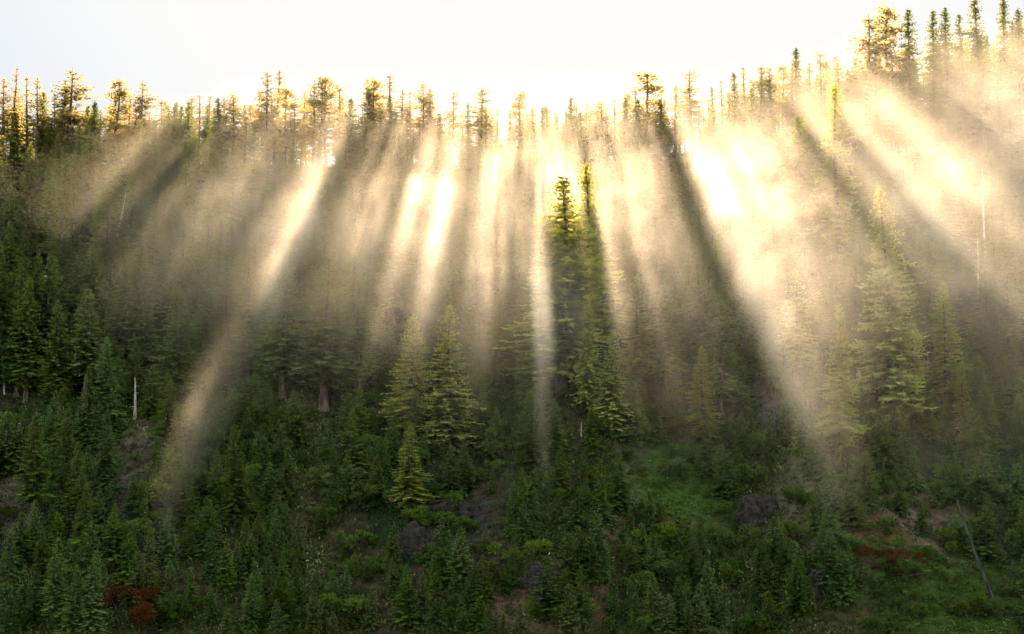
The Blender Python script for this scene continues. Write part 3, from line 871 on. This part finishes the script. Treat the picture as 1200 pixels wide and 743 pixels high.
def build_mist():
    nt = bpy.data.node_groups.new('mist_body', 'GeometryNodeTree')
    nt.interface.new_socket('Geometry', in_out='INPUT', socket_type='NodeSocketGeometry')
    nt.interface.new_socket('Geometry', in_out='OUTPUT', socket_type='NodeSocketGeometry')
    pos = N(nt, 'GeometryNodeInputPosition')
    sep = N(nt, 'ShaderNodeSeparateXYZ'); L(nt, pos.outputs[0], sep.inputs[0])
    X, Y, Z = sep.outputs
    w = math_node(nt, 'SUBTRACT', RIDGE_Y, Y)
    u = math_node(nt, 'MULTIPLY_ADD', w, math.tan(SUN_AZ), X)
    zr = math_node(nt, 'MULTIPLY_ADD', w, TANE, Z)
    uf = math_node(nt, 'MULTIPLY_ADD', u, 1.0 / (UMAX - UMIN), -UMIN / (UMAX - UMIN))
    def ramp(stops):
        n = N(nt, 'ShaderNodeValToRGB'); fill_ramp(n, stops); L(nt, uf, n.inputs[0])
        sp = N(nt, 'FunctionNodeSeparateColor'); L(nt, n.outputs[0], sp.inputs[0])
        return sp.outputs
    b1 = ramp([(upos(corr(p, c)), (d / 1.3, r / 250., c / 25.)) for p, d, r, c in BEAM1])
    b2 = ramp([(upos(corr(p, c)), (d / 1.3, r / 250., c / 25.)) for p, d, r, c in BEAM2])
    hz = ramp([(upos(p), (h / 1.3, q / 250., (ridge_z(px2u(p)) - 60) / 100.)) for p, h, q in HAZE])
    gt = math_node(nt, 'GREATER_THAN', u, px2u(corr(824, 20)))
    lt = math_node(nt, 'SUBTRACT', 1.0, gt)
    def sel(i): return math_node(nt, 'ADD', math_node(nt, 'MULTIPLY', b1[i], lt), math_node(nt, 'MULTIPLY', b2[i], gt))
    beam = math_node(nt, 'MULTIPLY', sel(0), 1.3)
    reach = math_node(nt, 'MULTIPLY', sel(1), 250.0)
    cen = math_node(nt, 'MULTIPLY', sel(2), 25.0)
    rz = math_node(nt, 'MULTIPLY_ADD', hz[2], 100.0, 60.0)
    h = math_node(nt, 'SUBTRACT', zr, rz)                      # height of the light path above the crest
    dv = math_node(nt, 'DIVIDE', math_node(nt, 'SUBTRACT', h, cen), 4.6)
    prof = math_node(nt, 'EXPONENT', math_node(nt, 'MULTIPLY', math_node(nt, 'MULTIPLY', dv, dv), -1.0))
    fade = math_node(nt, 'SUBTRACT', 1.0, math_node(nt, 'DIVIDE', w, math_node(nt, 'MAXIMUM', reach, 1.0)), clamp=True)
    fade = math_node(nt, 'POWER', fade, 0.85)
    fb = maprange(nt, w, 12, 95, .10, 1.0)
    fade = math_node(nt, 'MULTIPLY', fade, maprange(nt, w, 15, 120, .3, 2.0))
    beam = math_node(nt, 'MULTIPLY', math_node(nt, 'MULTIPLY', beam, prof), math_node(nt, 'MULTIPLY', fade, maprange(nt, w, 35, 105, .06, 1.0)))
    cv = N(nt, 'ShaderNodeCombineXYZ')
    L(nt, math_node(nt, 'MULTIPLY', u, 0.55), cv.inputs[0]); L(nt, math_node(nt, 'MULTIPLY', zr, 0.10), cv.inputs[1]); L(nt, math_node(nt, 'MULTIPLY', w, 0.005), cv.inputs[2])
    st = N(nt, 'ShaderNodeTexNoise', ins={'Scale': 1.0, 'Detail': 1.5, 'Roughness': .6}); L(nt, cv.outputs[0], st.inputs['Vector'])
    streak = maprange(nt, st.outputs[0], 0.34, 0.66, 0.4, 1.6)
    mp = N(nt, 'ShaderNodeVectorMath', operation='MULTIPLY'); mp.inputs[1].default_value = (.045, .03, .06); L(nt, pos.outputs[0], mp.inputs[0])
    wn = N(nt, 'ShaderNodeTexNoise', ins={'Scale': 1.0, 'Detail': 2.6, 'Roughness': .55, 'Distortion': .6}); L(nt, mp.outputs[0], wn.inputs['Vector'])
    wisp = maprange(nt, wn.outputs[0], 0.34, 0.68, 0.58, 1.42)
    hh = math_node(nt, 'SUBTRACT', h, maprange(nt, u, px2u(800), px2u(980), 0.0, 5.0))
    hp = math_node(nt, 'MULTIPLY', maprange(nt, h, -2, 16, .08, 1.0), maprange(nt, hh, 13, 30, 1.0, 0.0))
    hf = maprange(nt, math_node(nt, 'DIVIDE', w, math_node(nt, 'MULTIPLY', hz[1], 250.0)), .22, 1.06, 1.0, 0.0)
    haze = math_node(nt, 'MULTIPLY', math_node(nt, 'MULTIPLY', hz[0], 1.3), math_node(nt, 'MULTIPLY', hp, math_node(nt, 'MULTIPLY', hf, fb)))
    dens = math_node(nt, 'ADD', math_node(nt, 'MULTIPLY', beam, DENS_BEAM), math_node(nt, 'MULTIPLY', haze, DENS_HAZE))
    dens = math_node(nt, 'MULTIPLY', dens, math_node(nt, 'MULTIPLY', streak, wisp))
    vc = N(nt, 'GeometryNodeVolumeCube')
    L(nt, dens, vc.inputs['Density'])
    lo, hi = (-135, 150, 15), (135, 356, 145)
    vc.inputs['Min'].default_value = lo; vc.inputs['Max'].default_value = hi
    vox = 1.3
    for k, nm in enumerate(('Resolution X', 'Resolution Y', 'Resolution Z')):
        vc.inputs[nm].default_value = int((hi[k] - lo[k]) / (vox if k != 1 else 2.0))
    # shader of the droplets
    m, st2 = new_mat('golden_mist')
    vs = N(st2, 'ShaderNodeVolumeScatter', ins={'Color': (1.0, .90, .76, 1), 'Anisotropy': ANISO})
    at = N(st2, 'ShaderNodeAttribute', attribute_name='density')
    geo = N(st2, 'ShaderNodeNewGeometry')
    fn = N(st2, 'ShaderNodeTexNoise', ins={'Scale': 0.28, 'Detail': 2.0}); L(st2, geo.outputs['Position'], fn.inputs['Vector'])
    L(st2, math_node(st2, 'MULTIPLY', at.outputs['Fac'], maprange(st2, fn.outputs[0], .3, .7, .55, 1.45)), vs.inputs['Density'])
    o = N(st2, 'ShaderNodeOutputMaterial'); L(st2, vs.outputs[0], o.inputs['Volume'])
    sm = N(nt, 'GeometryNodeSetMaterial'); sm.inputs['Material'].default_value = m
    L(nt, vc.outputs[0], sm.inputs['Geometry'])
    go = N(nt, 'NodeGroupOutput'); L(nt, sm.outputs[0], go.inputs[0])
    vol = bpy.data.volumes.new('mist'); vol.materials.append(m)
    vol.render.step_size = 4.5
    ob = bpy.data.objects.new('mist', vol); COL.objects.link(ob)
    md = ob.modifiers.new('mist_body', 'NODES'); md.node_group = nt
    tag(ob, 'golden morning mist shaped into slanting light shafts below the ridge', 'mist', kind='stuff')
ANISO = 0.5
DENS_BEAM = 0.0115
DENS_HAZE = 0.0074
import os
if not os.environ.get('NOMIST'): build_mist()

# ------------------------------------------------------------------ light
sd = bpy.data.lights.new('sun', 'SUN'); sd.energy = 50.0; sd.angle = math.radians(1.5); sd.color = (1.0, 0.74, 0.48)
so = bpy.data.objects.new('sun', sd); COL.objects.link(so)
sdir = Vector((math.sin(SUN_AZ) * math.cos(SUN_EL), math.cos(SUN_AZ) * math.cos(SUN_EL), math.sin(SUN_EL)))
so.rotation_euler = sdir.to_track_quat('Z', 'Y').to_euler(); so.location = sdir * 600

W = bpy.data.worlds.new('World'); scene.world = W; W.use_nodes = True
nt = W.node_tree; nt.nodes.clear()
sky = N(nt, 'ShaderNodeTexSky', sky_type='NISHITA')
sky.sun_disc = False; sky.sun_elevation = SUN_EL; sky.sun_rotation = SUN_AZ
sky.air_density = 1.15; sky.dust_density = 1.0; sky.ozone_density = 1.0
sc_ = N(nt, 'ShaderNodeVectorMath', operation='SCALE'); sc_.inputs['Scale'].default_value = 1.75; wm = N(nt, 'ShaderNodeVectorMath', operation='MULTIPLY'); wm.inputs[1].default_value = (1.18, 0.97, 0.72); L(nt, sky.outputs[0], wm.inputs[0]); L(nt, wm.outputs[0], sc_.inputs[0])
mn = N(nt, 'ShaderNodeVectorMath', operation='MINIMUM'); 
tg = N(nt, 'ShaderNodeTexCoord')
dt = N(nt, 'ShaderNodeVectorMath', operation='DOT_PRODUCT'); L(nt, tg.outputs['Generated'], dt.inputs[0]); dt.inputs[1].default_value = sdir
gl = maprange(nt, dt.outputs['Value'], 0.885, 0.975)
cm = N(nt, 'ShaderNodeMix', data_type='RGBA'); L(nt, gl, cm.inputs[0]); cm.inputs[6].default_value = (0.78, 0.85, 0.93, 1); cm.inputs[7].default_value = (1.0, 0.985, 0.96, 1)
back = maprange(nt, dt.outputs['Value'], 0.45, 0.80)
cb = N(nt, 'ShaderNodeMix', data_type='RGBA'); L(nt, back, cb.inputs[0]); cb.inputs[6].default_value = (1.9, 1.95, 1.9, 1); L(nt, cm.outputs[2], cb.inputs[7])  # unseen sky behind the camera capped higher, as added fill light
L(nt, cb.outputs[2], mn.inputs[1])
L(nt, sc_.outputs[0], mn.inputs[0])
bg = N(nt, 'ShaderNodeBackground', ins={'Strength': 1.0}); L(nt, mn.outputs[0], bg.inputs[0])
wo = N(nt, 'ShaderNodeOutputWorld'); L(nt, bg.outputs[0], wo.inputs['Surface'])

# ------------------------------------------------------------------ camera
cd = bpy.data.cameras.new('camera'); cd.sensor_width = 36.0; cd.lens = 36.0 * F / 1200.0
cd.clip_end = 12000; cd.clip_start = 0.5
co = bpy.data.objects.new('camera', cd); COL.objects.link(co)
co.location = (0, 0, CZ); co.rotation_euler = (math.pi / 2 + PITCH, 0, 0)
scene.camera = co

scene.view_settings.view_transform = 'Standard'; scene.view_settings.look = 'None'
scene.view_settings.exposure = 0.0; scene.view_settings.gamma = 1.0
c = scene.cycles
c.max_bounces = 6; c.diffuse_bounces = 2; c.glossy_bounces = 1; c.transmission_bounces = 3; c.volume_bounces = 2; c.transparent_max_bounces = 4
c.use_denoising = True; c.use_adaptive_sampling = True; c.adaptive_threshold = 0.04
try: c.denoiser = 'OPENIMAGEDENOISE'; c.denoising_input_passes = 'RGB_ALBEDO_NORMAL'
except Exception: pass
c.volume_step_rate = 1.0; c.volume_max_steps = 128
c.sample_clamp_indirect = 10.0
